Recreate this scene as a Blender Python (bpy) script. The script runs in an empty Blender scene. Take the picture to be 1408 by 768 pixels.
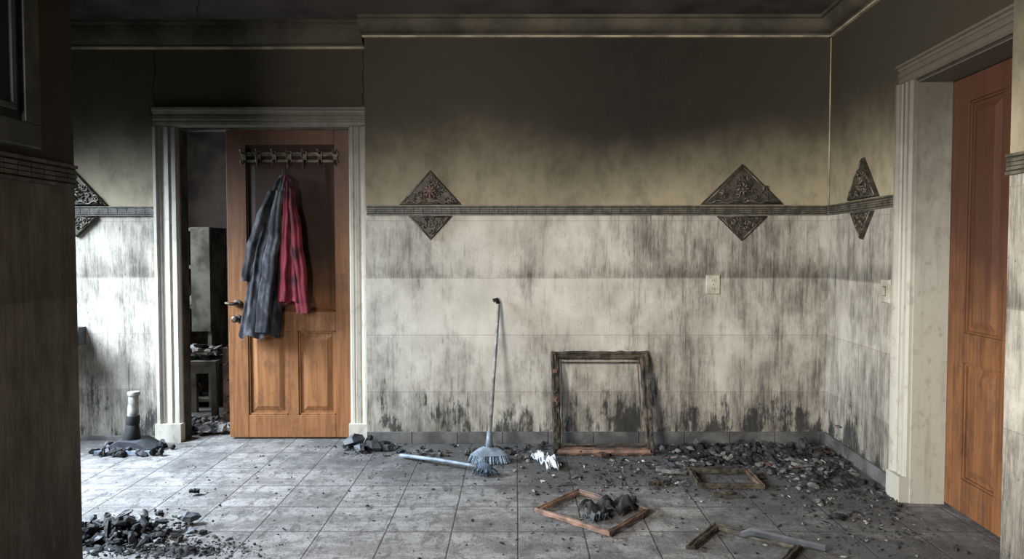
import bpy, bmesh, math, random
from mathutils import Vector, Matrix, noise as mn
random.seed(7)
sc=bpy.context.scene
# ---------------------------------------------------------------- constants (metres)
CAMH=1.26; F=930.0; PITCH=math.radians(2.0)
YB=4.40      # main back wall
YL=4.48      # slightly recessed wall section with the doorway
YLB=4.56     # its far side
ZC=2.74      # ceiling
def P(px,py,D):
    u=(px-710)/F; v=(377.5-py)/F
    Y=math.cos(PITCH)+v*math.sin(PITCH); Z=v*math.cos(PITCH)-math.sin(PITCH)
    k=D/Y
    return Vector((u*k,D,CAMH+Z*k))
# ---------------------------------------------------------------- node helper
class N:
    def __init__(s,name,rough=0.8,metal=0.0,spec=.5):
        s.mat=bpy.data.materials.new(name); s.mat.use_nodes=True
        s.nt=s.mat.node_tree; s.b=s.nt.nodes['Principled BSDF']
        s.b.inputs['Roughness'].default_value=rough; s.b.inputs['Metallic'].default_value=metal
        s.b.inputs['Specular IOR Level'].default_value=spec
        g=s.nt.nodes.new('ShaderNodeNewGeometry'); s.pos=g.outputs['Position']
        sp=s.nt.nodes.new('ShaderNodeSeparateXYZ'); s.l(s.pos,sp.inputs[0]); s.x,s.y,s.z=sp.outputs
    def l(s,a,b): s.nt.links.new(a,b)
    def put(s,inp,v):
        if isinstance(v,(int,float)): inp.default_value=v
        elif isinstance(v,(tuple,list)): inp.default_value=(v[0],v[1],v[2],1) if len(inp.default_value)==4 else v
        else: s.l(v,inp)
    def m(s,op,a,b=0.0,c=0.0,clamp=False):
        n=s.nt.nodes.new('ShaderNodeMath'); n.operation=op; n.use_clamp=clamp
        s.put(n.inputs[0],a); s.put(n.inputs[1],b); s.put(n.inputs[2],c); return n.outputs[0]
    def add(s,*a):
        r=a[0]
        for q in a[1:]: r=s.m('ADD',r,q)
        return r
    def mul(s,*a):
        r=a[0]
        for q in a[1:]: r=s.m('MULTIPLY',r,q)
        return r
    def sub(s,a,b): return s.m('SUBTRACT',a,b)
    def gauss(s,v,c,w):
        d=s.m('DIVIDE',s.sub(v,c),w); return s.m('POWER',2.718,s.mul(d,d,-1.0))
    def ss(s,v,a,b,to0=0.0,to1=1.0):
        n=s.nt.nodes.new('ShaderNodeMapRange'); n.interpolation_type='SMOOTHSTEP'
        s.put(n.inputs[0],v); n.inputs[1].default_value=a; n.inputs[2].default_value=b
        n.inputs[3].default_value=to0; n.inputs[4].default_value=to1; return n.outputs[0]
    def lin(s,v,a,b,to0=0.0,to1=1.0):
        n=s.nt.nodes.new('ShaderNodeMapRange')
        s.put(n.inputs[0],v); n.inputs[1].default_value=a; n.inputs[2].default_value=b
        n.inputs[3].default_value=to0; n.inputs[4].default_value=to1; return n.outputs[0]
    def noise(s,scale,vs=(1,1,1),detail=5,rough=0.55,off=(0,0,0)):
        mp=s.nt.nodes.new('ShaderNodeMapping'); s.l(s.pos,mp.inputs[0])
        mp.inputs['Scale'].default_value=vs; mp.inputs['Location'].default_value=off
        n=s.nt.nodes.new('ShaderNodeTexNoise'); s.l(mp.outputs[0],n.inputs['Vector'])
        n.inputs['Scale'].default_value=scale; n.inputs['Detail'].default_value=detail; n.inputs['Roughness'].default_value=rough
        return n.outputs[0]
    def mix(s,f,a,b):
        n=s.nt.nodes.new('ShaderNodeMix'); n.data_type='RGBA'
        s.put(n.inputs[0],f); s.put(n.inputs[6],a); s.put(n.inputs[7],b); return n.outputs[2]
    def col(s,c): s.put(s.b.inputs['Base Color'],c)
    def rough(s,v): s.put(s.b.inputs['Roughness'],v)
    def bump(s,h,strength=0.3,dist=0.01):
        n=s.nt.nodes.new('ShaderNodeBump'); n.inputs['Strength'].default_value=strength; n.inputs['Distance'].default_value=dist
        s.put(n.inputs['Height'],h); s.l(n.outputs[0],s.b.inputs['Normal'])
def simple(name,c1,c2,scale=12,rough=0.8,metal=0,lo=.35,hi=.65,bump=.2,vs=(1,1,1)):
    n=N(name,rough,metal,.5 if rough<.7 else .25); f=n.noise(scale,vs,6,.6)
    n.col(n.mix(n.ss(f,lo,hi),c1,c2)); n.bump(n.noise(scale*4,vs,4),bump,.004); return n.mat
# ---------------------------------------------------------------- wall
def wall_mat(name,extra=0.0):
    n=N(name,.75,0,.18); z=n.z
    up=n.ss(z,1.518,1.524)
    big=n.noise(1.3,(1,1,1),4,.5); med=n.noise(5,(1,1,.7),6,.65); fine=n.noise(60,(1,1,1),4,.7); grit=n.noise(150,(1,1,.5),3,.8); mott=n.noise(11,(1,1,.6),8,.72,(3,3,8))
    g=n.gauss(n.x,0.85,1.35)
    zz=n.add(z,n.mul(n.sub(big,.5),.55),n.mul(n.sub(mott,.5),.14),n.mul(g,.19),extra*1.0,n.mul(n.ss(n.x,-.75,-.98),.10))
    s=n.ss(zz,1.36,2.30)
    s2=n.m('MULTIPLY',n.lin(g,0,1,.88,.99),s)
    upc=n.mix(s2,(.375,.32,.215),(.014,.0115,.008))
    upc=n.mix(n.mul(n.ss(mott,.42,.68),.28),upc,(.032,.027,.019))
    f1=n.noise(1,(70,70,4.5),7,.75); f2=n.noise(1,(24,24,2.2),6,.7,(3,1,7)); f3=n.noise(1,(170,170,14),4,.75,(1,5,2)); cl=n.noise(1,(3.2,3.2,1.3),5,.65,(8,3,1)); cl2=n.noise(1,(1.3,1.3,.8),3,.5,(2,7,5))
    row=n.m('FRACT',n.m('DIVIDE',n.sub(z,-.03),.3716))
    top=n.ss(z,1.078,1.094); ntop=n.sub(1.0,top)
    i=n.add(n.mul(top,n.lin(z,1.09,1.52,.46,.34)), n.mul(top,n.ss(z,1.22,1.09),.38),
            n.mul(ntop,n.lin(row,0,1,.20,.32)),
            n.mul(n.ss(z,.75,.02),.55),
            n.mul(n.gauss(n.x,1.5,.75),.30), n.mul(n.ss(n.x,-1.9,-2.35),.30),
            n.mul(n.gauss(n.x,-.35,.55),n.gauss(z,.85,.3),-.18),
            n.mul(n.sub(cl,.5),2.5), n.mul(n.sub(cl2,.5),1.3), n.mul(n.sub(mott,.5),1.7), extra*1.3)
    sv=n.add(n.mul(f1,.42),n.mul(f2,.34),n.mul(f3,.24))
    q=n.add(sv,n.mul(i,.115))
    base=n.mix(n.ss(med,.3,.7),(.555,.515,.44),(.42,.385,.325))
    base=n.mix(n.mul(n.ss(grit,.48,.72),.32),base,(.21,.187,.155))
    lo=n.mix(n.mul(n.ss(i,-.35,1.5),.82),base,(.135,.119,.095))
    lo=n.mix(n.mul(n.ss(q,.515,.68),.60),lo,(.062,.055,.045))
    lo=n.mix(n.mul(n.ss(q,.62,.72),.55),lo,(.032,.029,.024))
    black=n.ss(n.add(n.noise(5,(1,1,.42),7,.75,(2,8,1)),n.mul(n.ss(z,.5,.0),.13),n.mul(f2,.25),n.mul(f1,.12),n.mul(n.gauss(n.x,1.6,.6),.03)),.775,.875)
    lo=n.mix(n.mul(black,n.ss(z,.62,.3),.88),lo,(.020,.020,.020))
    sp=n.ss(n.noise(1,(70,70,36),3,.6,(6,6,6)),.68,.73); lo=n.mix(n.mul(sp,.7),lo,(.03,.027,.022))
    if extra: lo=n.mix(min(.70,extra*1.3),lo,(.080,.062,.040)); upc=n.mix(.6,upc,(.045,.034,.019))
    jz=n.sub(1.0,n.m('LESS_THAN',n.m('ABSOLUTE',n.sub(row,.5)),.4945))
    hh=n.m('FRACT',n.m('DIVIDE',n.add(n.x,n.y,10.13),.56)); jx=n.m('GREATER_THAN',n.m('ABSOLUTE',n.sub(hh,.5)),.497)
    j=n.m('MAXIMUM',jz,n.mul(jx,.3))
    lo=n.mix(n.mul(j,.42),lo,(.13,.11,.085))
    n.col(n.mix(up,lo,upc))
    n.bump(n.add(n.mul(fine,.35),n.mul(f1,.3),n.mul(j,-1.2),n.mul(med,.5)),.4,.006)
    return n.mat
WALL=wall_mat('sooty_wall'); WALLD=wall_mat('sooted_wall_with_shade',.5)  # WALLD: extra soot, plus the near-left wall's shade mixed into its colour
def ceil_mat():
    n=N('smoked_ceiling',.85,0,.2); a=n.noise(1.6,(1,1,1),7,.65)
    n.col(n.mix(n.ss(a,.35,.65),(.020,.017,.016),(.075,.063,.056))); n.bump(n.noise(30),.2,.004); return n.mat
CEIL=ceil_mat()
def floor_mat():
    n=N('ash_covered_floor_tile',.45); p=.297
    wob=n.mul(n.sub(n.noise(40,(1,1,1),3,.6),.5),.02)
    fx=n.m('DIVIDE',n.add(n.x,29.7-.008),p); fy=n.m('DIVIDE',n.add(n.y,29.7-3.0),p)
    ex=n.m('ABSOLUTE',n.sub(n.m('FRACT',fx),.5)); ey=n.m('ABSOLUTE',n.sub(n.m('FRACT',fy),.5))
    g=n.ss(n.add(n.m('MAXIMUM',ex,ey),wob),.482,.494)
    cb=n.nt.nodes.new('ShaderNodeCombineXYZ'); n.l(n.m('FLOOR',fx),cb.inputs[0]); n.l(n.m('FLOOR',fy),cb.inputs[1])
    wn=n.nt.nodes.new('ShaderNodeTexWhiteNoise'); n.l(cb.outputs[0],wn.inputs[0]); r=wn.outputs[0]
    a=n.noise(2.2,(1,1,1),8,.68); b=n.noise(16,(1,1,1),8,.75); c=n.noise(95,(1,1,1),4,.75); c2=n.noise(120,(1,1,1),3,.7,(7,7,0)); sm=n.noise(3.4,(1,2.8,1),8,.75,(4,4,0)); sm2=n.noise(8,(2.4,1,1),8,.78,(1,9,0)); sm3=n.noise(6,(1,1,1),8,.8,(11,2,0))
    base=n.mix(r,(.285,.272,.258),(.205,.196,.188))
    base=n.mix(n.mul(n.ss(sm,.43,.56),.75),base,(.115,.108,.101))
    base=n.mix(n.mul(n.ss(sm2,.50,.59),.72),base,(.062,.058,.055))
    base=n.mix(n.mul(n.ss(sm3,.53,.63),.60),base,(.30,.29,.275))
    base=n.mix(n.mul(n.ss(b,.54,.64),.35),base,(.33,.32,.305))
    base=n.mix(n.mul(n.ss(c,.53,.62),.72),base,(.040,.038,.036))
    d=n.add(n.mul(a,1.0),n.mul(n.ss(n.y,3.20,4.15),.36),n.mul(n.ss(n.x,-.9,.8),.22),n.mul(n.ss(n.x,-.3,-1.6),-.14),n.mul(n.ss(n.y,3.3,2.6),.06),n.mul(b,.42),n.mul(n.ss(n.x,1.0,1.9),.10))
    ash=n.ss(d,.78,1.10)
    base=n.mix(n.mul(ash,.86),base,(.040,.037,.035))
    base=n.mix(n.mul(n.ss(c2,.62,.67),.60),base,(.36,.35,.33))
    n.col(n.mix(n.mul(g,.74),base,(.035,.033,.031)))
    n.rough(n.lin(n.add(n.mul(b,.35),n.mul(ash,.5),n.mul(sm,.2)),.15,.75,.30,.92))
    n.bump(n.add(n.mul(g,-1),n.mul(b,.4),n.mul(c,.5)),.5,.006); return n.mat
FLOOR=floor_mat()
def wood_mat(name,c1,c2,burn,sootz=(1.0,1.95),amt=.8,shine=.5):
    n=N(name,shine,0,.3); gr=n.noise(1,(60,60,2.2),5,.6); gr2=n.noise(1,(14,14,1.0),4,.6,(3,3,3)); big=n.noise(3); gm=n.noise(9,(1,1,.5),8,.75,(4,4,2))
    c=n.mix(n.ss(n.add(n.mul(gr,.6),n.mul(gr2,.4)),.38,.62),c1,c2)
    c=n.mix(n.mul(n.ss(gm,.46,.66),.55),c,(c2[0]*.35,c2[1]*.38,c2[2]*.5))
    s=n.mul(n.ss(n.add(n.z,n.mul(n.sub(big,.5),.6)),sootz[0],sootz[1]),amt)
    n.col(n.mix(s,c,burn)); n.bump(gr,.15,.003); return n.mat
WOOD=wood_mat('varnished_door_wood',(.29,.125,.045),(.17,.068,.024),(.055,.025,.015),(.80,1.80),.80)
WOODR=wood_mat('varnished_door_wood_clean',(.20,.084,.030),(.115,.044,.017),(.045,.017,.010),(.7,1.5),.87,.6)
WOODP=wood_mat('burnt_door_panel_wood',(.25,.10,.033),(.14,.053,.018),(.024,.012,.008),(.75,1.25),.95,.75)
def trim_mat(name,c,sootamt,z0=1.2,z1=2.3):
    n=N(name,.55,0,.3); a=n.noise(7,(1,1,.5),6,.65); s=n.noise(1,(30,30,2),5,.6)
    base=n.mix(n.mul(n.ss(s,.5,.75),.35),c,(c[0]*.35,c[1]*.32,c[2]*.27))
    base=n.mix(n.mul(n.ss(n.noise(18,(1,1,.6),6,.7),.5,.7),.4),base,(c[0]*.3,c[1]*.28,c[2]*.24))
    f=n.m('MULTIPLY',n.ss(n.add(n.z,n.mul(n.sub(a,.5),.8)),z0,z1),sootamt)
    n.col(n.mix(f,base,(.045,.037,.024))); n.bump(a,.2,.004); return n.mat
TRIM=trim_mat('sooty_cream_trim',(.50,.465,.39),.84,1.0,2.3)
TRIMR=trim_mat('sooty_grey_trim',(.38,.36,.305),.88,.9,2.1)
JAMB=simple('dark_brown_jamb',(.10,.085,.065),(.035,.029,.022),6,.7)  # doorway reveal, dark brown against the cream casing
CORN=simple('smoked_cornice',(.036,.031,.021),(.080,.068,.047),3,.8)
CORNL=simple('cornice_edge_paint',(.38,.32,.22),(.16,.135,.085),5,.6)
BASEB=simple('grey_baseboard_tile',(.12,.115,.11),(.045,.042,.04),6,.6)
BRONZE=simple('tarnished_bronze_relief',(.026,.022,.016),(.072,.060,.043),22,.55,.35,bump=.5)
BRONZE2=simple('tarnished_bronze_pale',(.13,.112,.08),(.045,.038,.027),30,.5,.4)  # paler bronze of the raised rims and scrolls
CREST=simple('rusty_crest',(.09,.04,.027),(.12,.08,.05),25,.6)
BAND=simple('mosaic_border',(.105,.092,.065),(.035,.031,.023),18,.55)
BANDG=simple('mosaic_border_groove',(.02,.018,.014),(.03,.027,.02),18,.8)
METAL=simple('tarnished_metal',(.13,.105,.075),(.04,.034,.027),30,.5,.7)
STEEL=simple('dull_steel',(.45,.43,.40),(.22,.21,.20),25,.35,.85)
CHAR=simple('charcoal',(.008,.008,.008),(.034,.032,.031),14,.75)
CHARB=simple('blue_black_char',(.016,.018,.022),(.040,.043,.049),14,.6)
ASH=simple('ash_grey_fragment',(.055,.052,.048),(.15,.142,.132),20,.95)
PLAS=simple('plaster_fragment',(.36,.35,.32),(.15,.145,.135),20,.9)
RUST=simple('burnt_brick_fragment',(.075,.040,.030),(.03,.021,.018),20,.9)
CHARW=simple('charred_frame_wood',(.018,.015,.012),(.072,.059,.041),16,.7,bump=.5)
BROWNW=simple('scorched_frame_wood',(.125,.068,.043),(.028,.020,.016),11,.65,bump=.5)
ORNW=simple('bare_frame_wood',(.21,.118,.077),(.055,.034,.025),11,.65,bump=.4)
BROOM=simple('grey_blue_plastic',(.22,.265,.32),(.09,.115,.14),14,.5)
BRIS=simple('pale_blue_bristles',(.26,.315,.38),(.09,.115,.14),40,.8)
BRISD=simple('dark_blue_bristles',(.06,.085,.12),(.03,.04,.05),40,.8)
HAND=simple('grimy_grey_handle',(.26,.25,.235),(.10,.10,.095),20,.45)
WHITE=simple('grimy_white_plastic',(.34,.32,.28),(.09,.083,.073),14,.6)
PAPER=simple('singed_paper',(.50,.53,.57),(.20,.21,.235),9,.9)
COATD=simple('charred_dark_cloth',(.012,.012,.015),(.085,.085,.09),13,.85,bump=.35,lo=.42,hi=.70,vs=(1.4,1.4,.6))
COATR=simple('sooty_red_cloth',(.155,.016,.024),(.028,.006,.009),9,.8,bump=.3,lo=.42,hi=.64,vs=(1.4,1.4,.6))
OUTL=simple('yellowed_outlet_plastic',(.46,.42,.34),(.28,.25,.19),9,.5)
DARK=simple('dark_slot',(.01,.01,.01),(.02,.02,.02),9,.8)
CAB=simple('smoked_cabinet_paint',(.030,.029,.030),(.07,.066,.062),6,.5)
GLASSD=simple('sooted_glass',(.008,.008,.009),(.018,.018,.02),6,.3)
CERAM=simple('sooted_ceramic',(.06,.06,.06),(.025,.025,.025),5,.5)
PALEB=simple('dusty_shelf_board',(.22,.215,.18),(.07,.067,.055),6,.7)
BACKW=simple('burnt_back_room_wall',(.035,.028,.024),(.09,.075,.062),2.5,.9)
HALLD=simple('low_bounce_dark_wall',(.06,.05,.038),(.025,.02,.015),2.5,.9)  # for unseen hall walls, colour kept dark to cut bounced light
# ---------------------------------------------------------------- mesh builder
class B:
    def __init__(s,name,M=None): s.name=name; s.v=[]; s.f=[]; s.fm=[]; s.mats=[]; s.M=M or Matrix(); s.sm=[]
    def mi(s,mat):
        if mat not in s.mats: s.mats.append(mat)
        return s.mats.index(mat)
    def addm(s,vs,fs,mat,smooth=False,M=None):
        o=len(s.v); T=s.M@M if M else s.M
        s.v+= [T@Vector(p) for p in vs]; k=s.mi(mat)
        for f in fs: s.f.append([o+i for i in f]); s.fm.append(k); s.sm.append(smooth)
    def box(s,x0,x1,y0,y1,z0,z1,mat,M=None):
        vs=[(x,y,z) for z in(z0,z1) for y in(y0,y1) for x in(x0,x1)]
        s.addm(vs,[(0,2,3,1),(4,5,7,6),(0,1,5,4),(2,6,7,3),(0,4,6,2),(1,3,7,5)],mat,M=M)
    def chunk(s,c,sx,sy,sz,mat,jit=.42,tilt=.35):
        R=Matrix.Rotation(random.uniform(0,6.28),4,'Z')@Matrix.Rotation(random.uniform(-tilt,tilt),4,'X')@Matrix.Rotation(random.uniform(-tilt,tilt),4,'Y')
        vs=[]; n=5
        for (zz,k) in ((-1,.8),(0,1.05),(1,.55)):
            for i in range(n):
                a=i/n*6.283+random.uniform(-.3,.3)
                vs.append(Vector((sx*k*math.cos(a)*(1+random.uniform(-jit,jit)),sy*k*math.sin(a)*(1+random.uniform(-jit,jit)),sz*(zz+random.uniform(-.35,.35)))))
        vs=[R@p for p in vs]
        lo=min(p.z for p in vs)
        vs=[p+Vector((c[0],c[1],c[2]-lo)) for p in vs]
        fs=[tuple(range(n))[::-1],tuple(range(2*n,3*n))]
        for r in(0,1):
            for i in range(n): fs.append((r*n+i,r*n+(i+1)%n,(r+1)*n+(i+1)%n,(r+1)*n+i))
        s.addm(vs,fs,mat)
    def tube(s,pts,r,mat,n=8,flat=1.0,smooth=True,caps=True):
        pts=[Vector(p) for p in pts]; vs=[];fs=[]
        for i,p in enumerate(pts):
            t=(pts[min(i+1,len(pts)-1)]-pts[max(i-1,0)]).normalized()
            a=Vector((0,1,0)) if abs(t.y)<.9 else Vector((1,0,0))
            u=t.cross(a).normalized(); w=t.cross(u)
            rr=r[i] if isinstance(r,(list,tuple)) else r
            for k in range(n):
                an=2*math.pi*k/n; vs.append(p+u*rr*math.cos(an)+w*rr*flat*math.sin(an))
        for i in range(len(pts)-1):
            for k in range(n):
                a=i*n+k;b=i*n+(k+1)%n; fs.append((a,b,b+n,a+n))
        if caps: fs.append(tuple(range(n))[::-1]); fs.append(tuple((len(pts)-1)*n+k for k in range(n)))
        s.addm(vs,fs,mat,smooth)
    def prism(s,poly,y0,y1,mat,bev=0.0):
        n=len(poly); cx=sum(p[0] for p in poly)/n; cz=sum(p[1] for p in poly)/n
        fr=[(cx+(p[0]-cx)*(1-bev),y0,cz+(p[1]-cz)*(1-bev)) for p in poly]; bk=[(p[0],y1,p[1]) for p in poly]
        fs=[tuple(range(n)),tuple(range(2*n-1,n-1,-1))]+[(i,n+i,n+(i+1)%n,(i+1)%n) for i in range(n)]
        s.addm(fr+bk,fs,mat)
    def sweep(s,prof,a,b,mat,axis='x'):
        n=len(prof)
        A=[(a,p[0],p[1]) if axis=='x' else (p[0],a,p[1]) for p in prof]; Bq=[(b,p[0],p[1]) if axis=='x' else (p[0],b,p[1]) for p in prof]
        s.addm(A+Bq,[tuple(range(n)),tuple(range(2*n-1,n-1,-1))]+[(i,(i+1)%n,n+(i+1)%n,n+i) for i in range(n)],mat)
    def grid(s,fn,nu,nv,mat,closeu=False,smooth=True):
        vs=[fn(i/(nu if closeu else nu-1),j/(nv-1)) for j in range(nv) for i in range(nu)]; fs=[]
        for j in range(nv-1):
            for i in range(nu if closeu else nu-1):
                a=j*nu+i;b=j*nu+(i+1)%nu; fs.append((a,b,b+nu,a+nu))
        s.addm(vs,fs,mat,smooth)
    def done(s,bevel=0,solid=0,recalc=True):
        me=bpy.data.meshes.new(s.name)
        xs=[p.x for p in s.v];ys=[p.y for p in s.v];zs=[p.z for p in s.v]
        o=Vector(((min(xs)+max(xs))/2,(min(ys)+max(ys))/2,min(zs)))
        me.from_pydata([tuple(p-o) for p in s.v],[],s.f)
        for m in s.mats: me.materials.append(m)
        for p,k,q in zip(me.polygons,s.fm,s.sm): p.material_index=k; p.use_smooth=q
        if recalc:
            bm=bmesh.new(); bm.from_mesh(me); bmesh.ops.recalc_face_normals(bm,faces=bm.faces); bm.to_mesh(me); bm.free()
        ob=bpy.data.objects.new(s.name,me); ob.location=o; sc.collection.objects.link(ob)
        if solid: md=ob.modifiers.new('solid','SOLIDIFY'); md.thickness=solid
        if bevel: md=ob.modifiers.new('bevel','BEVEL'); md.width=bevel; md.segments=2; md.limit_method='ANGLE'
        return ob
# ---------------------------------------------------------------- room shell
XM=-.979       # left end of main wall
XR=2.028       # right corner
HL=-1.64; HR=1.51   # hall side walls (near camera)
b=B('floor'); b.box(-3.6,2.7,-2.5,6.8,-.1,0,FLOOR); b.done()
b=B('ceiling'); b.box(-3.6,2.7,-2.5,6.8,ZC,ZC+.1,CEIL); b.done()
b=B('wall_back'); b.box(XM,2.4,YB,4.66,0,ZC,WALL); b.done()
OX0,OX1,OZ=-2.222,-1.094,2.07
b=B('wall_back_left'); b.box(-3.5,OX0,YL,YLB,0,ZC,WALL); b.box(OX0,OX1,YL,YLB,OZ,ZC,WALL); b.box(OX1,XM,YL,YLB,0,ZC,WALL); b.done()
ang=math.atan(.058)
ud=Vector((-math.sin(ang),-math.cos(ang),0)); td=Vector((math.cos(ang),-math.sin(ang),0))
MR=Matrix(((ud.x,td.x,0,XR),(ud.y,td.y,0,YB),(0,0,1,0),(0,0,0,1)))
S0,S1=1.05,1.90
b=B('wall_right',MR); b.box(0,S0,0,.26,0,ZC,WALL); b.box(S0,S1,0,.26,2.09,ZC,WALL); b.box(S1,2.36,0,.26,0,ZC,WALL); b.done()
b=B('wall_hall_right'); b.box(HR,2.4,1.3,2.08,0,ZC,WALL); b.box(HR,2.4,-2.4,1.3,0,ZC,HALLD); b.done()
b=B('wall_hall_left')
b.box(HL-.16,HL,1.0,2.52,0,ZC,WALLD); b.box(HL-.16,HL,-2.4,-.9,0,ZC,WALLD)
b.box(HL-.16,HL,-.9,1.0,0,.85,WALLD); b.box(HL-.16,HL,-.9,1.0,2.35,ZC,WALLD); b.done()
b=B('wall_alcove_front'); b.box(-3.5,HL-.16,2.36,2.52,0,ZC,WALLD); b.done()
b=B('wall_left'); 
b.box(-3.5,-3.36,2.52,2.8,0,ZC,WALL); b.box(-3.5,-3.36,4.2,YL,0,ZC,WALL); b.box(-3.5,-3.36,2.8,4.2,0,.75,WALL); b.box(-3.5,-3.36,2.8,4.2,2.2,ZC,WALL); b.done()
b=B('wall_hall_rear'); b.box(HL-.16,2.4,-2.5,-2.4,0,ZC,HALLD); b.done()
b=B('wall_back_room')
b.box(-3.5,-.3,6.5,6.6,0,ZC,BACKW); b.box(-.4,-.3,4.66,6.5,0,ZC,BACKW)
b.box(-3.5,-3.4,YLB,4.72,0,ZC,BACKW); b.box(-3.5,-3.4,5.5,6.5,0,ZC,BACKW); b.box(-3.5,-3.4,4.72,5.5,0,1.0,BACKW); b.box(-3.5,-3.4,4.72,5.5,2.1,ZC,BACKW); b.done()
def window(name,x,y0,y1,z0,z1):
    b=B(name); t=.06
    b.box(x-.04,x+.03,y0,y0+t,z0,z1,TRIMR); b.box(x-.04,x+.03,y1-t,y1,z0,z1,TRIMR); b.box(x-.04,x+.03,y0+t,y1-t,z0,z0+t,TRIMR); b.box(x-.04,x+.03,y0+t,y1-t,z1-t,z1,TRIMR)
    ym=(y0+y1)/2; b.box(x-.02,x+.02,ym-.02,ym+.02,z0+t,z1-t,TRIMR); b.done(.004)
window('window_1',-3.43,2.8,4.2,.75,2.2); window('window_2',HL-.08,-.9,1.0,.85,2.35); window('window_3',-3.45,4.72,5.5,1.0,2.1)
# cornices
def cornice(y,z,p=.12):
    pts=[(y,z),(y-.018,z),(y-.018,z+.012),(y-.03,z+.014)]
    for i in range(7):
        a=i/6*math.pi/2; pts.append((y-.03-(p-.05)*math.sin(a), z+.014+(ZC-z-.035)*(1-math.cos(a))))
    pts+= [(y-p,ZC-.02),(y-p,ZC),(y,ZC)]
    return pts
ZR=2.640
b=B('trim_1'); b.sweep(cornice(YB,ZR),XM-.02,XR+.05,CORN); b.sweep([(YB,ZR-.010),(YB-.02,ZR-.010),(YB-.022,ZR),(YB,ZR)],XM-.01,XR+.01,CORNL); b.done()
ZL=2.592
b=B('trim_2'); b.sweep(cornice(YL,ZL,.10),-3.36,XM-.02,CORN); b.sweep([(YL,ZL-.013),(YL-.02,ZL-.013),(YL-.022,ZL),(YL,ZL)],-3.36,XM-.0,CORNL); b.done()
b=B('trim_3',MR)
pr=[(-(YB-p[0]),p[1]) for p in cornice(YB,ZR)]
b.addm([(.0,p[0],p[1]) for p in pr]+[(2.3,p[0],p[1]) for p in pr],[tuple(range(len(pr))),tuple(range(2*len(pr)-1,len(pr)-1,-1))]+[(i,(i+1)%len(pr),len(pr)+(i+1)%len(pr),len(pr)+i) for i in range(len(pr))],CORN)
b.box(0,2.3,-.02,0,ZR-.010,ZR,CORNL); b.done()
b=B('trim_4'); b.tube([(XR-.006,YB-.006,1.56),(XR-.006,YB-.006,2.63)],.005,CORNL,6); b.done()
# baseboards
b=B('baseboard_back')
x=XM
while x<XR-.02:
    x2=min(x+.297,XR); b.box(x+.002,x2-.002,YB-.014,YB,0,.078,BASEB); x=x2
b.done(.002)
b=B('baseboard_right',MR); s=0.016
while s<S0-.13:
    s2=min(s+.297,S0-.13); b.box(s+.002,s2-.002,-.014,0,0,.078,BASEB); s=s2
b.done(.002)
b=B('baseboard_left'); b.box(-3.36,-2.39,YL-.014,YL,0,.03,BASEB); b.done(.002)
# mosaic border
def band(b,u0,u1,n0,flip=1,z0=1.492,z1=1.555):
    def bx(a,c,d,e,f,m):
        lo,hi=sorted((n0,n0-flip*d)); b.box(a,c,lo,hi,e,f,m)
    bx(u0,u1,.006,z0,z1,BANDG)
    h=z1-z0
    bx(u0,u1,.015,z0,z0+h*.14,BAND); bx(u0,u1,.015,z1-h*.14,z1,BAND)
    u=u0; 
    while u<u1-.004:
        w=min(.060,u1-u)
        for k in (.22,.42,.62):
            bx(u+.001,u+w-.0008,.012,z0+h*k,z0+h*(k+.155),BAND)
        u+=.061
b=B('trim_5'); band(b,XM+.01,XR-.015,YB); b.done()
b=B('trim_6'); band(b,-3.36,-2.378,YL); b.done()
b=B('trim_7',MR); band(b,.015,S0-.135,0); b.done()
ML=Matrix(((0,-1,0,HL),(1,0,0,0),(0,0,1,0),(0,0,0,1)))
b=B('trim_8',ML); band(b,1.0,2.52,0,z1=1.575); b.done()
MH=Matrix(((0,1,0,HR),(1,0,0,0),(0,0,1,0),(0,0,0,1)))
b=B('trim_9',MH); band(b,.6,2.08,0); b.done()
# cracks
def crack(name,pts,off,r=.003):
    b=B(name); q=[]
    for i in range(len(pts)-1):
        a,c=Vector(pts[i]),Vector(pts[i+1])
        for k in range(6):
            p=a.lerp(c,k/6); q.append(p+Vector((random.uniform(-.008,.008),0 if off=='y' else random.uniform(-.01,.01),0)))
    q.append(Vector(pts[-1])); b.tube(q,r,DARK,5); b.done()
crack('wall_crack',[P(212,70,YL),P(214,100,YL),P(210,128,YL),P(216,152,YL)],'y')
crack('wall_crack',[P(499,70,YL),P(500,100,YL),P(499,145,YL)],'y')
crack('ceiling_crack',[(-2.0,4.3,ZC),(-1.8,3.9,ZC),(-1.95,3.4,ZC)],'z',.004)
# ---------------------------------------------------------------- door casings
PROF=[(0,.0),(0,.75),(.05,1.0),(.16,1.0),(.20,.72),(.30,.66),(.34,.50),(.40,.50),(.44,.62),(.62,.70),(.66,.50),(.72,.50),(.76,.60),(.90,.60),(.96,.45),(1,.35),(1,0)]
def casing_v(b,u0,u1,z0,z1,n0,th,mat,inner=1):
    w=u1-u0; prof=PROF
    if inner<0: prof=[(1-a,d) for a,d in prof][::-1]
    n=len(prof); A=[(u0+a*w,n0-d*th,z0) for a,d in prof]; C=[(u0+a*w,n0-d*th,z1) for a,d in prof]
    b.addm(A+C,[tuple(range(n)),tuple(range(2*n-1,n-1,-1))]+[(i,(i+1)%n,n+(i+1)%n,n+i) for i in range(n)],mat)
def casing_h(b,u0,u1,z0,z1,n0,th,mat):
    h=z1-z0
    prof=[(1-a,d) for a,d in PROF]
    n=len(prof); A=[(u0,n0-d*th,z0+a*h) for a,d in prof]; C=[(u1,n0-d*th,z0+a*h) for a,d in prof]
    b.addm(A+C,[tuple(range(n)),tuple(range(2*n-1,n-1,-1))]+[(i,(i+1)%n,n+(i+1)%n,n+i) for i in range(n)],mat)
b=B('trim_10'); CT=.055
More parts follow.
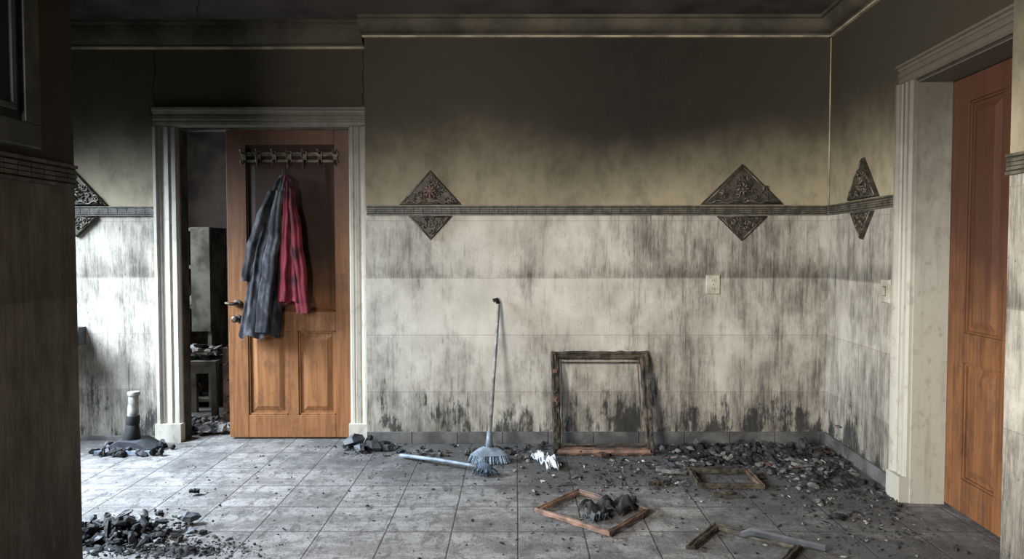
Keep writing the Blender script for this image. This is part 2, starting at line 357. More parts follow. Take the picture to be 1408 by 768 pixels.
casing_v(b,-2.375,OX0+.005,0.12,2.07,YL,CT,TRIM); casing_v(b,OX1-.005,XM,0.12,2.07,YL,CT,TRIM,-1)
casing_h(b,-2.375,XM,2.07,2.20,YL,CT,TRIM)
b.box(-2.382,OX0+.010,YL-CT-.006,YL,0,.12,TRIM); b.box(OX1-.010,XM,YL-CT-.006,YL,0,.12,TRIM)
b.box(OX0,OX0+.015,YL+.001,YLB,0,OZ,JAMB); b.box(OX0,OX1,YL,YLB,OZ-.012,OZ,JAMB)
b.done()
b=B('trim_11',MR)
casing_v(b,S0-.125,S0+.003,.13,2.10,0,.045,TRIMR); casing_h(b,S0-.125,S1+.125,2.10,2.20,0,.045,TRIMR)
casing_v(b,S1-.003,S1+.125,.13,2.10,0,.045,TRIMR,-1)
b.box(S0-.13,S0+.005,-.05,0,0,.13,TRIMR); b.box(S1-.005,S1+.13,-.05,0,0,.13,TRIMR)
b.box(S0-.0,S0+.012,0,.166,0,2.10,TRIMR); b.box(S0+.012,S1,0,.166,2.085,2.10,TRIMR); b.box(S1-.012,S1,0,.166,0,2.10,TRIMR)
b.done()
# ---------------------------------------------------------------- doors
def panel_door(name,M,w,h,th,stiles,rails,panels,mw,mp,extra=None,colmats=None):
    b=B(name,M)
    for (x0,x1,z0,z1) in stiles+rails: b.box(x0,x1,0,th,z0,z1,mw)
    for i,(x0,x1,z0,z1) in enumerate(panels):
        mt=mp[i] if isinstance(mp,list) else mp
        b.box(x0,x1,.016,th-.012,z0,z1,mt)
        for q in [(x0,x0+.012,z0,z1),(x1-.012,x1,z0,z1),(x0,x1,z0,z0+.012),(x0,x1,z1-.012,z1)]:
            b.box(q[0],q[1],.006,.02,q[2],q[3],mt)
        m1=.028;m2=.06
        f0=[(x0+m1,.0158,z0+m1),(x1-m1,.0158,z0+m1),(x1-m1,.0158,z1-m1),(x0+m1,.0158,z1-m1)]
        f1=[(x0+m2,.004,z0+m2),(x1-m2,.004,z0+m2),(x1-m2,.004,z1-m2),(x0+m2,.004,z1-m2)]
        b.addm(f0+f1,[(4,5,6,7),(0,1,5,4),(1,2,6,5),(2,3,7,6),(3,0,4,7)],mt)
    if extra: extra(b)
    return b.done(.0025)
W=.826;H=2.05
def knob(b):
    for z in (.90,.80):
        b.tube([(.065,0.002,z),(.065,-.012,z)],.026,METAL,14); b.tube([(.065,-.01,z),(.065,-.045,z)],.010,METAL,10)
        if z>.85:
            b.tube([(.065,-.045,z),(.04,-.05,z),(.01,-.048,z+.004),(-.0,-.046,z+.005)],[.012,.012,.010,.008],METAL,10)
        else:
            b.tube([(.065,-.035,z),(.065,-.045,z),(.065,-.058,z),(.065,-.066,z)],[.012,.024,.024,.012],METAL,12)
    for z in (.25,1.05,1.8): b.tube([(W-.004,-.008,z-.045),(W-.004,-.008,z+.045)],.007,METAL,8)
MD=Matrix.Translation((-1.922,4.50,.012))
panel_door('door_1',MD,W,H,.04,[(0,.13,0,H),(.715,W,0,H),(.395,.465,.15,.715)],[(.13,.715,H-.10,H),(.13,.715,.715,.845),(.13,.715,0,.15)],
  [(.13,.715,.845,H-.10),(.13,.395,.15,.715),(.465,.715,.15,.715)],WOOD,[WOODP,WOOD,WOOD],knob)
def knob2(b):
    b.tube([(.76,0.002,1.0),(.76,-.05,1.0)],.011,METAL,10); b.tube([(.76,-.04,1.0),(.76,-.05,1.0),(.76,-.065,1.0),(.76,-.072,1.0)],[.012,.026,.024,.012],METAL,12)
panel_door('door_2',MR@Matrix.Translation((S0+.012,.166,.012)),.826,2.07,.045,[(0,.13,0,2.07),(.70,.826,0,2.07),(.375,.455,.16,.72),(.375,.455,.86,1.95)],[(.13,.70,1.95,2.07),(.13,.70,.72,.86),(.13,.70,0,.16)],
  [(.13,.375,.86,1.95),(.455,.70,.86,1.95),(.13,.375,.16,.72),(.455,.70,.16,.72)],WOODR,WOODR,knob2)
# ---------------------------------------------------------------- coat rack
yd=4.498
b=B('coat_rack')
p0=P(332,214,yd);p1=P(466,214,yd)
b.box(p0.x,p1.x,yd-.010,yd,p0.z-.004,p0.z+.022,METAL); b.box(p0.x,p1.x,yd-.010,yd,p0.z-.045,p0.z-.027,METAL)
for i in range(7):
    x=p0.x+.02+(p1.x-p0.x-.04)*i/6; z=p0.z
    b.box(x-.014,x+.014,yd-.016,yd,z-.05,z+.03,METAL)
    b.tube([(x,yd-.012,z+.015),(x,yd-.045,z+.012),(x,yd-.062,z+.022),(x,yd-.068,z+.036)],[.006,.006,.006,.008],METAL,8)
    b.tube([(x,yd-.012,z-.03),(x,yd-.03,z-.055),(x,yd-.045,z-.062),(x,yd-.056,z-.05),(x,yd-.058,z-.035)],[.006,.006,.006,.006,.008],METAL,8)
    if i in(1,3,4): b.tube([(x-.02,yd-.02,z+.02),(x-.008,yd-.025,z-.08)],.004,METAL,6)
b.done(.0015)
# ---------------------------------------------------------------- jackets
def interp(tab,v):
    for i in range(len(tab)-1):
        if v<=tab[i+1][0]:
            a,c=tab[i],tab[i+1]; t=(v-a[0])/(c[0]-a[0]); return [a[k]+(c[k]-a[k])*t for k in range(1,len(a))]
    return list(tab[-1][1:])
def garment(b,tab,yc,dep,mat,k=5,amp=.16,seed=0,hemslope=0,y0=240,y1=462):
    def fn(u,v):
        py=y0+(y1-y0)*v; L,R=interp(tab,py); a=2*math.pi*u
        c=(L+R)/2; hw=(R-L)/2
        fold=1+amp*(.3+v)*math.sin(k*a+seed+1.2*math.sin(2.2*v+seed))+.5*amp*math.sin(2*k*a+seed*2+2*v)
        cx=c+hw*math.cos(a)*(1+.03*math.sin(7*v+seed)+.05*math.sin(k*a)*v)
        p=P(cx,py,yc); d=(dep*(.35+.65*min(1,v*2.2)))
        wrink=.012*mn.noise(Vector((cx*.07+seed,py*.016,seed)))+.006*mn.noise(Vector((cx*.12,py*.07,seed)))
        p.y=yc+d*math.sin(a)*fold+wrink
        p.z+=hemslope*math.cos(a)*v**4 + (.014*math.sin(k*a+seed) if v>.97 else 0)
        p.y=min(p.y,4.492)
        return p
    b.grid(fn,96,60,mat,closeu=True)
def sleeve(b,pts,rs,mat,n=20,sd=0):
    q=[];rr=[]
    for i in range(len(pts)-1):
        for k in range(12):
            t=k/12; q.append(Vector(pts[i]).lerp(Vector(pts[i+1]),t)+Vector((.003*math.sin(len(q)*.55+sd),0,0))); r=rs[i]+(rs[i+1]-rs[i])*t; rr.append(r)
    q.append(Vector(pts[-1])); rr.append(rs[-1])
    nv=len(q)
    def fn(u,v):
        i=min(int(v*(nv-1)+.5),nv-1); a=6.283*u; p=q[i]; r=rr[i]*(1+.16*math.sin(3*a+sd+v*2.5)+.07*math.sin(7*a+sd)+.22*mn.noise(Vector((math.cos(a)+sd,math.sin(a),v*9))))
        return Vector((p.x+r*math.cos(a),min(p.y+r*.7*math.sin(a),4.49),p.z))
    b.grid(fn,40,nv,mat,closeu=True)
b=B('charred_jacket')
garment(b,[(238,386,396),(262,374,397),(290,362,396),(320,355,392),(345,348,388),(400,340,386),(440,334,386),(462,330,384)],4.435,.050,COATD,6,.22,1.0)
sleeve(b,[P(374,262,4.42),P(360,300,4.41),P(348,345,4.41),P(341,386,4.43)],[.028,.042,.046,.040],COATD)
sleeve(b,[P(384,262,4.395),P(377,330,4.385),P(369,390,4.38),P(362,456,4.385)],[.024,.040,.046,.044],COATD,sd=2)
sleeve(b,[P(376,264,4.42),P(384,246,4.42),P(392,240,4.43),P(398,250,4.43)],[.012,.018,.018,.010],COATD)
b.tube([P(388,246,4.43),P(389,232,4.44),P(392,230,4.44),P(394,246,4.43)],.003,COATD,6)
b.done()
b=B('red_jacket')
garment(b,[(240,391,399),(265,390,405),(300,388,410),(340,386,414),(380,382,420),(416,379,425)],4.425,.042,COATR,5,.24,2.4,.0,242,416)
sleeve(b,[P(400,258,4.40),P(406,310,4.395),P(412,370,4.395),P(418,430,4.40)],[.018,.030,.038,.042],COATR,sd=1)
sleeve(b,[P(394,258,4.40),P(393,310,4.39),P(391,370,4.385),P(390,414,4.39)],[.014,.026,.032,.036],COATR,sd=3)
sleeve(b,[P(390,250,4.415),P(395,241,4.415),P(400,246,4.42),P(404,262,4.42)],[.010,.016,.016,.010],COATR)
b.done()
# ---------------------------------------------------------------- diamond reliefs
def diamond(name,M,hw,zt,zb,lw,seed,crest=False):
    random.seed(seed); b=B(name,M)
    zu=1.560; zl=1.488
    top=[(-hw,zu),(hw,zu),(0,zt)]; bot=[(lw,zl),(-lw,zl),(0,zb)]
    for tri in(top,bot):
        b.prism(tri,-.022,0,BRONZE,.06)
        for i in range(3):
            a=Vector((tri[i][0],-.022,tri[i][1])); c=Vector((tri[(i+1)%3][0],-.022,tri[(i+1)%3][1])); ce=Vector((0,-.022,sum(t[1] for t in tri)/3))
            a=a.lerp(ce,.12); c=c.lerp(ce,.12); b.tube([a,c],.0055,BRONZE2 if i!=0 else BRONZE,6)
        def inside(x,z,m=.2):
            t=abs((z-tri[0][1])/(tri[2][1]-tri[0][1])); return 0.08<t<.78 and abs(x)+.02<abs(tri[1][0])*(1-t)
        for k in range(110):
            zz=random.uniform(min(t[1] for t in tri),max(t[1] for t in tri)); xx=random.uniform(-hw,hw)
            if not inside(xx,zz): continue
            r=random.uniform(.012,.022); sg=random.choice((-1,1)); a0=random.uniform(0,6.28)
            pts=[(xx+r*(1-q/11)*math.cos(a0+sg*q*.62),-.024-.004*math.sin(q*.4),zz+r*(1-q/11)*math.sin(a0+sg*q*.62)) for q in range(10)]
            b.tube(pts,[.0035+.002*math.sin(q/9*3.1) for q in range(10)],BRONZE2 if random.random()<.45 else BRONZE,5)
    zc=zu+(zt-zu)*.38
    for k in range(8):
        a=k/8*6.283; b.tube([(0,-.03,zc),(.03*math.cos(a),-.034,zc+.034*math.sin(a)),(.045*math.cos(a+.3),-.026,zc+.05*math.sin(a+.3))],[.006,.009,.003],CREST if crest else BRONZE2,6)
    b.tube([(0,-.022,zc),(0,-.036,zc),(0,-.042,zc)],[.02,.018,.008],CREST if crest else BRONZE,10)
    for sx in(-1,1):
        pts=[(sx*(.02+.13*q/9*hw/.2),-.027,zu+.018+.010*math.sin(q*1.1)) for q in range(10)]; b.tube(pts,.006,CREST if crest else BRONZE2,6)
    b.done()
MB=lambda x:Matrix.Translation((x,YB,0))
diamond('diamond_wall_plaque',MB(P(592,282,YB).x),.205,1.785,1.33,.145,3,True)
diamond('diamond_wall_plaque',MB(P(1020,282,YB).x),.272,1.823,1.325,.165,4)
diamond('diamond_wall_plaque',Matrix.Translation((-2.90,YL,0)),.21,1.785,1.35,.145,5)
diamond('diamond_wall_plaque',MR@Matrix.Translation((.50,0,0)),.19,1.80,1.325,.135,6)
random.seed(11)
# ---------------------------------------------------------------- outlets
def outlet(M,z,kind):
    b=B('wall_socket',M); w,h=.046,.064
    b.prism([(-w,z-h),(w,z-h),(w,z+h),(-w,z+h)],-.012,0,OUTL,.08)
    if kind:
        for dz in(.028,-.028):
            b.prism([(.017*math.cos(a/12*6.283),z+dz+.017*math.sin(a/12*6.283)) for a in range(12)],-.0155,-.011,OUTL,.05)
            b.box(-.008,-.005,-.0165,-.013,z+dz-.006,z+dz+.006,DARK); b.box(.005,.008,-.0165,-.013,z+dz-.006,z+dz+.006,DARK)
    else:
        b.box(-.012,.012,-.022,-.011,z-.022,z+.022,OUTL); b.box(-.015,.015,-.0135,-.011,z-.026,z+.026,DARK)
    b.tube([(0,-.011,z),(0,-.016,z)],.003,METAL,8); b.done(.001)
outlet(MB(P(980,391,YB).x),P(980,391,YB).z,1)
outlet(MR@Matrix.Translation((.785,0,0)),1.046,0)
# ---------------------------------------------------------------- frames
def picframe(name,M,w,h,bw,th,m1,m2,warp=.004,skip=(),parts=None):
    b=B(name,M)
    prof=[(0,th),(0,.25*th),(.10,0),(.30,0),(.42,.35*th),(.60,.35*th),(.68,.15*th),(.85,.15*th),(1,.55*th),(1,th)]
    C=[(0,0),(w,0),(w,h),(0,h)]; inn=[(1,1),(-1,1),(-1,-1),(1,-1)]
    for e in range(4):
        if e in skip: continue
        a,c=C[e],C[(e+1)%4]; ia,ic=inn[e],inn[(e+1)%4]; n=len(prof); K=14; vs=[];fs=[]
        for k in range(K+1):
            t=k/K
            for (d,y) in prof:
                x=(a[0]+ia[0]*d*bw)*(1-t)+(c[0]+ic[0]*d*bw)*t; z=(a[1]+ia[1]*d*bw)*(1-t)+(c[1]+ic[1]*d*bw)*t
                q=Vector((x*23+e*9,y*60,z*23)); vs.append((x+warp*mn.noise(q),y+warp*mn.noise(q+Vector((5,5,5))),z+warp*mn.noise(q+Vector((9,1,3)))))
        for k in range(K):
            for i in range(n):
                A=k*n+i;Bq=k*n+(i+1)%n; fs.append((A,Bq,Bq+n,A+n))
        fs.append(tuple(range(n))); fs.append(tuple(K*n+i for i in range(n)))
        b.addm(vs,fs,m2 if e in (parts or ()) else m1)
    return b
th=math.atan2(.235,.60)
pl=P(760,627,4.14).x; pr_=P(900,627,4.14).x
M=Matrix.Translation((pl,4.125,.004))@Matrix.Rotation(-th,4,'X')
b=picframe('leaning_picture_frame',M,pr_-pl,.655,.052,.026,CHARW,BROWNW,.009,parts=(0,))
b2w=pr_-pl
b.box(.062,.069,.016,.026,.05,.60,CHARW); b.box(b2w-.072,b2w-.064,.016,.026,.06,.60,BROWNW); b.box(.06,b2w-.06,.014,.024,.578,.588,CHARW)
b.box(.03,b2w-.03,-.014,.006,.012,.032,ORNW)
b.box(.05,b2w-.05,.004,.02,.060,.072,CHARW)
for k in range(26):
    zz=random.uniform(.02,.6); sx=random.choice((0.006,b2w-.03)); b.box(sx+random.uniform(0,.02),sx+random.uniform(.022,.03),-.006,.004,zz,zz+random.uniform(.02,.07),random.choice((CHARW,BROWNW,CHARW)))
b.done()
def flat(cx,cy,ang,w,h,z,tilt=0):
    return Matrix.Translation((cx,cy,z))@Matrix.Rotation(ang,4,'Z')@Matrix.Rotation(-math.pi/2+tilt,4,'X')@Matrix.Translation((-w/2,-.0,-h/2))
b=picframe('small_wooden_frame',flat(.365,3.20,math.radians(-41),.43,.36,.03),.43,.36,.028,.020,BROWNW,ORNW,.005,parts=(0,3)); b.done()
b=picframe('charred_small_frame',flat(1.14,3.66,math.radians(-3),.345,.27,.035),.345,.27,.026,.024,CHARW,BROWNW,.006,parts=(1,)); b.done()
b=picframe('broken_picture_frame',flat(.955,2.80,math.radians(-38),.38,.31,.03),.38,.31,.03,.02,CHARW,CHARB,.006,skip=(0,)); b.done()
b=B('charred_slat'); b.tube([P(1010,738,2.97)+Vector((0,0,.0)),Vector((1.02,2.9,.04)),Vector((1.28,2.76,.03))],[.014,.02,.016],CHARB,6,.4,smooth=False); b.done()
# ---------------------------------------------------------------- broom
b=B('broom')
top=P(682,413,4.37); foot=Vector((P(673,600,4.06).x,4.03,.125))
hk=[top+Vector((-.012,-.012,.004)),top+Vector((-.004,-.006,.006)),top+Vector((.010,0,-.006)),top+Vector((.018,-.01,-.035))]
b.tube(hk+[foot.lerp(hk[-1],.9),foot],[.009,.011,.011,.011,.0105,.012],HAND,10)
b.tube([top+Vector((-.016,-.012,.0)),top+Vector((.004,-.004,.008)),top+Vector((.016,-.002,-.02))],.014,DARK,10)
b.tube([foot+Vector((0,.01,.05)),foot,foot+Vector((0,-.01,-.04))],[.014,.019,.024],BROOM,12)
h0=foot+Vector((0,-.008,-.035))
def fan(u,v):
    a=2*math.pi*u; w=.030+.085*v**.7; d=.022+.018*v
    return Vector((h0.x+w*math.cos(a),h0.y-.015*v+d*math.sin(a),h0.z-.045*v))
b.grid(fan,28,8,BROOM,closeu=True)
for k in range(520):
    a=random.uniform(0,6.283); r=random.random()**.5; x=r*math.cos(a); y=r*math.sin(a)
    p=Vector((h0.x+.108*x,h0.y-.015+.034*y,h0.z-.042)); q=Vector((h0.x+.130*x+random.uniform(-.003,.003),h0.y-.03+.055*y,.004))
    b.tube([p,q],[.0032,.0024],BRIS if random.random()<.8 else BRISD,4,caps=False)
b.done()
b=B('scrub_brush'); a=Vector((P(550,632,4.07).x,4.07,.022)); c=Vector((P(656,655,3.78).x,3.79,.045))
b.tube([a,a.lerp(c,.05),a.lerp(c,.5)+Vector((0,0,.004)),a.lerp(c,.9),c],[.010,.013,.011,.010,.014],BROOM,10)
e=c+Vector((.055,-.025,-.002))
b.tube([c,c.lerp(e,.35),c.lerp(e,.8),e+Vector((.03,-.014,0))],[.014,.030,.034,.018],BRISD,12,.55)
for k in range(330):
    t=random.random(); an=random.uniform(0,6.28); p=c.lerp(e+Vector((.025,-.01,0)),t); q=p+Vector((.045*math.cos(an),.045*math.sin(an),-random.uniform(.012,.036))); q.z=max(q.z,.004)
    b.tube([p,q],.0018,BRISD if random.random()<.8 else BRIS,4,caps=False)
b.done()
# ---------------------------------------------------------------- crumpled sheets
def sheet(b,cx,cy,w,h,amp,mat,seed,rot=0,lift=0,n=30,z0=.006):
    R=Matrix.Rotation(rot,4,'Z')
    def fn(u,v):
        e=Vector(((u-.5)*w*(1+.35*mn.noise(Vector((v*4,seed,0)))),(v-.5)*h*(1+.4*mn.noise(Vector((u*4,seed,5)))),0)); e=R@e
        z=z0+amp*abs(mn.noise(Vector((u*3.2,v*3.2,seed)))*1.5)+amp*.5*abs(mn.noise(Vector((u*8,v*8,seed+3))))+lift*math.exp(-((u-.5)**2+(v-.5)**2)*9)
        return Vector((cx+e.x,cy+e.y,z))
    b.grid(fn,n,n,mat)
def crumple(name,*a,**k):
    b=B(name); sheet(b,*a,**k); return b.done(solid=.003)
crumple('torn_paper_scrap',P(750,640,3.97).x,3.97,.09,.26,.05,PAPER,2,.35,.03)
crumple('charred_cloth',P(838,712,3.2).x,3.22,.26,.13,.06,CHAR,6,.15,.03)
crumple('charred_cloth',P(838,712,3.2).x-.07,3.14,.10,.09,.04,CHARB,9,.5,.01)
# ---------------------------------------------------------------- debris
KEEP=[(pl-.03,pr_+.03,4.03,4.5),(-.32,-.02,3.90,4.12),(.10,.26,3.85,4.10),(.94,1.36,3.46,3.84)]
def pile(name,spots,mats,wts,mounds=(),big=()):
    b=B(name)
    def mz(x,y,cx,cy,rx,ry,h):
        q=((x-cx)/rx)**2+((y-cy)/ry)**2
        return h*math.exp(-q*2.2)*(1+1.3*mn.noise(Vector((x*16,y*16,h*9)))+.8*mn.noise(Vector((x*45,y*45,h*9))))-.006-.012*q*(.5+mn.noise(Vector((x*9,y*9,3))))
    def mh(x,y): return max([0]+[mz(x,y,*m) for m in mounds])
    for m in mounds:
        cx,cy,rx,ry,h=m
        def fn(u,v):
            a=2*math.pi*u; r=v*1.25; x=cx+rx*r*math.cos(a); y=cy+ry*r*math.sin(a)
            y=min(y,YB-.016 if x>XM else YL-.02); x=min(x,XR-.058*(YB-y)-.02)
            return Vector((x,y,max(mz(x,y,*m) if v<.995 else -.004,-.004)))
        b.grid(fn,90,44,mats[0],closeu=True,smooth=False)
    for (cx,cy,rx,ry,cnt,s0,s1,pw) in spots:
        for i in range(cnt):
            x=random.gauss(cx,rx*.5); y=random.gauss(cy,ry*.5); s=s0+(s1-s0)*random.random()**(pw or 3.5)
            lim=(YB-.02 if x>XM+.05 else YL-.11)-s*1.5
            if y>lim: y=lim-random.random()*.05
            if y<2.7 and abs(x)>1.5: continue
            xr=XR-.058*(YB-y)-.03-s*1.5
            if x>xr: x=xr-random.random()*.05
            if y<2.62: continue
            if s>.007 and any(k[0]<x<k[1] and k[2]<y<k[3] for k in KEEP): continue
            z=mh(x,y)*random.uniform(.6,.95)
            m=random.choices(mats,wts)[0]
            if m in(PLAS,) : s=min(s,.014)
            b.chunk((x,y,z),s*random.uniform(.6,1.6),s*random.uniform(.35,.9),s*random.uniform(.10,.45),m)
    for (x,y,z,sx,sy,sz,m) in big: b.chunk((x,y,z),sx,sy,sz,m,.3,.5)
    return b.done(recalc=True)
DM=[CHAR,CHARB,ASH,PLAS,RUST]
rs=random.Random(5)
pile('rubble_debris',[(.95,4.18,.9,.22,560,.003,.030,4),(1.5,4.02,.6,.32,860,.003,.032,4),(.45,4.15,.7,.2,340,.003,.022,4),(1.72,3.75,.30,.6,520,.003,.026,4),(1.0,3.80,.85,.45,900,.002,.020,4),(-.2,4.18,.55,.14,200,.003,.028,3),(.55,3.75,.5,.3,300,.002,.014,3)],
     DM,[.56,.12,.25,.05,.02],[(1.5,4.14,.50,.24,.05),(1.8,4.15,.2,.3,.045),(1.15,4.22,.3,.14,.035),(.35,4.30,.35,.08,.02),(1.72,3.75,.22,.35,.025)],
     [(x,y,.0,rs.uniform(.025,.055),rs.uniform(.012,.026),rs.uniform(.005,.014),rs.choice((CHAR,CHARB,ASH,CHAR))) for x,y in [(1.0+.85*rs.random(),3.9+.4*rs.random()) for k in range(26)]])
pile('scattered_char_fragments',[(.9,3.5,1.1,.6,700,.0015,.010,0),(1.6,3.3,.4,.6,520,.002,.014,0),(-.4,3.7,1.0,.6,420,.0015,.008,0),(-1.5,3.6,.9,.6,200,.0015,.007,0),(.2,2.9,1.2,.3,240,.0015,.009,0),(1.5,2.95,.35,.3,220,.002,.014,0)],DM,[.60,.1,.20,.08,.02])
pile('char_rubble_heap',[(-.96,4.28,.20,.10,26,.012,.045,2),(-.72,4.22,.2,.1,22,.010,.035,2),(-1.15,4.33,.3,.05,40,.004,.015,0),(-.9,4.15,.3,.12,90,.002,.010,0)],[CHARB,CHAR,ASH],[.45,.45,.10],[(-.93,4.28,.2,.09,.03)],
     [(-1.02,4.27,.01,.07,.05,.03,CHARB),(-.90,4.24,.0,.08,.04,.025,CHAR),(-.98,4.20,.0,.05,.03,.02,CHARB),(-.80,4.24,0,.06,.03,.02,CHARB)])
rs=random.Random(9)
bigc=[]
for k in range(44):
    x=rs.gauss(-1.74,.10); y=rs.gauss(2.96,.09); h=max(0,.05*math.exp(-(((x+1.74)/.2)**2+((y-2.96)/.2)**2)))*rs.random()
    bigc.append((x,y,h,rs.uniform(.022,.06),rs.uniform(.010,.030),rs.uniform(.005,.016),rs.choice((CHAR,CHARB,CHAR))))
pile('burnt_debris_heap',[(-1.70,2.92,.24,.16,110,.010,.030,2),(-1.6,2.80,.38,.14,330,.003,.014,0),(-1.70,3.02,.32,.22,340,.003,.012,0),(-1.32,2.82,.30,.10,300,.003,.012,0)],[CHAR,CHARB,ASH,RUST],[.66,.20,.13,.01],[(-1.74,2.94,.24,.16,.035),(-1.42,2.80,.24,.08,.02)],bigc)
b=B('broken_plank_shards')
for (px,py,l,w,a,m) in [(1118,648,.20,.05,-.5,ASH),(1000,688,.13,.03,.2,CHARW),(925,655,.17,.05,-.2,ASH),(1085,632,.14,.04,.4,CHAR),(905,672,.12,.03,.5,CHARW),(830,632,.07,.05,.2,RUST),(960,635,.12,.05,.3,CHAR),(262,684,.05,.03,.4,CHAR),(1180,668,.10,.05,-.6,CHAR),(1150,640,.16,.05,-.3,CHARB)]:
    D=CAMH*F/(py-345); x=(px-710)*D/F; R=Matrix.Translation((x,min(D,4.3),.022))@Matrix.Rotation(a,4,'Z')@Matrix.Rotation(random.uniform(.02,.10),4,'Y')
    n=8; vs=[];fs=[]
    for k in range(n+1):
        t=k/n*2-1; ww=w*(1-.5*abs(t)**3)*(1+.2*random.uniform(-1,1))/2
        for (yy,zz) in((-ww,-.008),(ww,-.008),(ww,.008),(-ww,.008)): vs.append((t*l/2,yy,zz+.004*random.uniform(-1,1)))
    for k in range(n):
        for i in range(4): fs.append((k*4+i,k*4+(i+1)%4,k*4+4+(i+1)%4,k*4+4+i))
    fs+= [(0,1,2,3),tuple(n*4+i for i in range(4))]; b.addm(vs,fs,m,M=R)
b.done()
# ---------------------------------------------------------------- vacuum nozzle on the left
b=B('vacuum_floor_nozzle'); D=4.22; X=P(181,612,D).x
base=[(-.18,0),(.17,0),(.17,.03),(.08,.08),(-.05,.09),(-.15,.035)]
b.M=Matrix.Translation((X,D,.0)); b.prism([(p[0],p[1]+.002) for p in base],-.08,.07,CHARB,.12)
b.box(-.185,.18,-.095,-.06,.002,.03,BROOM)
b.tube([(0,0,.07),(.005,.0,.13),(.005,.01,.17)],[.055,.044,.036],DARK,14)
b.tube([(.005,.01,.15),(.008,.02,.37)],[.034,.030],WHITE,14); b.tube([(.005,.01,.17),(.005,.012,.225)],.039,DARK,14); b.tube([(.008,.02,.35),(.008,.021,.375)],.036,WHITE,14)
b.M=Matrix()
for k in range(44): b.chunk((X+random.uniform(-.18,.24),D+random.uniform(-.12,.08),.002),random.uniform(.01,.05),random.uniform(.01,.03),random.uniform(.005,.025),random.choice((CHARB,CHAR,CHARB,CHAR)))
b.done(.003)
# wall basin
b=B('wall_basin')
bx=-3.04
def bowl(u,v):
    a=2*math.pi*u
    if v<.5: r=.35+.65*(v*2); z=.62+.13*(v*2)**1.4
    else: r=1-.9*((v-.5)*2); z=.75-.11*math.sin((v-.5)*math.pi)
    return Vector((bx+.23*r*math.cos(a),4.28+.18*r*math.sin(a),z))
b.grid(bowl,36,24,CERAM,closeu=True); b.box(bx-.18,bx+.18,4.40,YL,.64,.76,CERAM)
b.tube([(bx,4.43,.76),(bx,4.43,.87),(bx,4.40,.90),(bx,4.34,.89),(bx,4.33,.86)],.012,STEEL,10)
b.tube([(bx,4.28,.63),(bx,4.28,.50),(bx,4.34,.44),(bx,4.47,.44)],.02,STEEL,10); b.done()
# ---------------------------------------------------------------- cabinet on the near left wall
b=B('wall_cabinet')
y1=P(47,100,2.26).y+.02; y0=1.55
b.box(HL,HL+.03,y0,y1,1.60,2.60,CAB)
for (ya,yb_,za,zb) in[(y0,y1,1.60,1.68),(y0,y1,2.52,2.60),(y0,y0+.06,1.68,2.52),(y1-.07,y1,1.68,2.52)]: b.box(HL+.03,HL+.05,ya,yb_,za,zb,CAB)
b.box(HL+.03,HL+.036,y0+.06,y1-.07,1.68,2.52,GLASSD)
for (ya,yb_,za,zb) in[(y0+.09,y1-.10,1.71,1.73),(y0+.09,y1-.10,2.47,2.49),(y1-.12,y1-.10,1.73,2.47),(y0+.09,y0+.11,1.73,2.47)]: b.box(HL+.036,HL+.046,ya,yb_,za,zb,CAB)
b.done(.003)
# ---------------------------------------------------------------- back room contents
b=B('burnt_shelf_unit')
x1=P(290,400,5.4).x; x0=x1-.50
b.box(x0,x1,5.68,5.70,0,1.45,CHARW)
b.box(x0,x0+.03,5.4,5.68,0,1.45,PALEB); b.box(x1-.03,x1,5.4,5.68,0,1.45,PALEB); b.box(x1-.15,x1-.0,5.385,5.40,.62,1.45,PALEB)
for z in(.05,.45,.80,1.12,1.42): b.box(x0+.03,x1-.03,5.4,5.68,z,z+.025,PALEB)
for k in range(30): b.chunk((random.uniform(x0+.08,x1-.16),random.uniform(5.43,5.6),random.choice((.075,.475,.825,1.145))),random.uniform(.02,.06),.03,random.uniform(.02,.08),random.choice(DM))
b.done()
b=B('work_table'); tx0=P(244,480,5.05).x; tx1=P(304,480,5.05).x
b.box(tx0,tx1,4.95,5.30,.42,.45,PALEB); b.box(tx0,tx1,4.955,4.975,.36,.42,PALEB)
for (x,y) in[(tx0,4.96),(tx1-.04,4.96),(tx0,5.25),(tx1-.04,5.25)]: b.box(x,x+.04,y,y+.04,0,.42,PALEB)
for k in range(60): b.chunk((random.uniform(tx0+.04,tx1-.06),random.uniform(5.0,5.22),.45+random.random()*.06),random.uniform(.02,.07),random.uniform(.02,.05),random.uniform(.004,.015),random.choice((PLAS,PAPER,PAPER,CHARB,ASH)))
b.done()
b=B('back_room_debris')
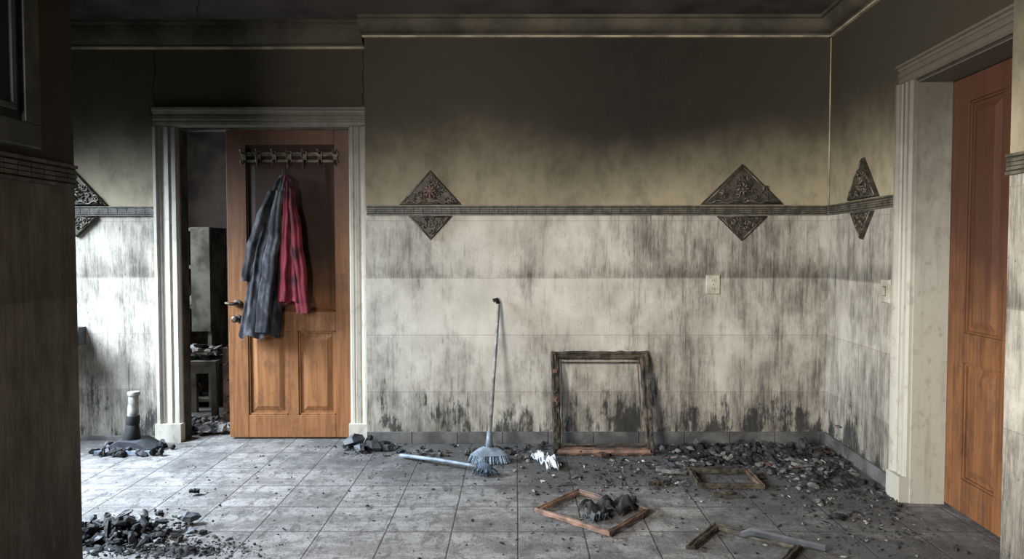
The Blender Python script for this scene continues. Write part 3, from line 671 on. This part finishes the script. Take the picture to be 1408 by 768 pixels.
for k in range(190):
    s=random.uniform(.01,.045); b.chunk((random.uniform(-2.4,-1.98),random.uniform(4.60,4.88),random.uniform(0,.03)),s,s*.8,s*.5,random.choice((PLAS,CHARB,ASH,PAPER)))
b.done()
b=B('wooden_crate'); cx0=P(306,500,4.70).x; 
for i in range(5): b.box(cx0,cx0+.30,4.70,4.72,.02+i*.115,.125+i*.115,ORNW); b.box(cx0,cx0+.02,4.72,5.0,.02+i*.115,.125+i*.115,ORNW)
for (x,y) in[(cx0+.021,4.721),(cx0+.26,4.721),(cx0+.021,4.96)]: b.box(x,x+.03,y,y+.03,0,.6,BROWNW)
b.done(.002)
# ---------------------------------------------------------------- lights
def area(name,loc,target,sx,sy,power,col,spread=180):
    l=bpy.data.lights.new(name,'AREA'); l.shape='RECTANGLE'; l.size=sx; l.size_y=sy; l.energy=power; l.color=col; l.spread=math.radians(spread)
    o=bpy.data.objects.new(name,l); o.location=loc; sc.collection.objects.link(o)
    o.rotation_euler=(Vector(target)-Vector(loc)).to_track_quat('-Z','Y').to_euler(); return o
area('window_light_alcove',(-3.66,3.45,1.80),(-2.0,3.72,.0),1.1,1.2,165,(.72,.85,1.0),95)
area('window_light_hall',(HL-.25,.05,1.60),(1.2,3.6,.6),1.3,1.2,212,(1.0,.975,.93),130)
area('window_light_back_room',(-3.6,5.08,1.6),(-2.2,5.25,.7),.75,1.0,70,(.85,.93,1.0))
w=bpy.data.worlds.new('world'); sc.world=w; w.use_nodes=True
w.node_tree.nodes['Background'].inputs[0].default_value=(.7,.82,1,1); w.node_tree.nodes['Background'].inputs[1].default_value=.5
# ---------------------------------------------------------------- camera
cd=bpy.data.cameras.new('camera'); cam=bpy.data.objects.new('camera',cd); sc.collection.objects.link(cam); sc.camera=cam
cd.sensor_width=36; cd.lens=F/1408*36; cam.location=(0,0,CAMH); cam.rotation_euler=(math.pi/2-PITCH,0,0)
cd.shift_x=-6/1408; cd.shift_y=-6.5/1408; cd.clip_start=.02
sc.view_settings.view_transform='Standard'
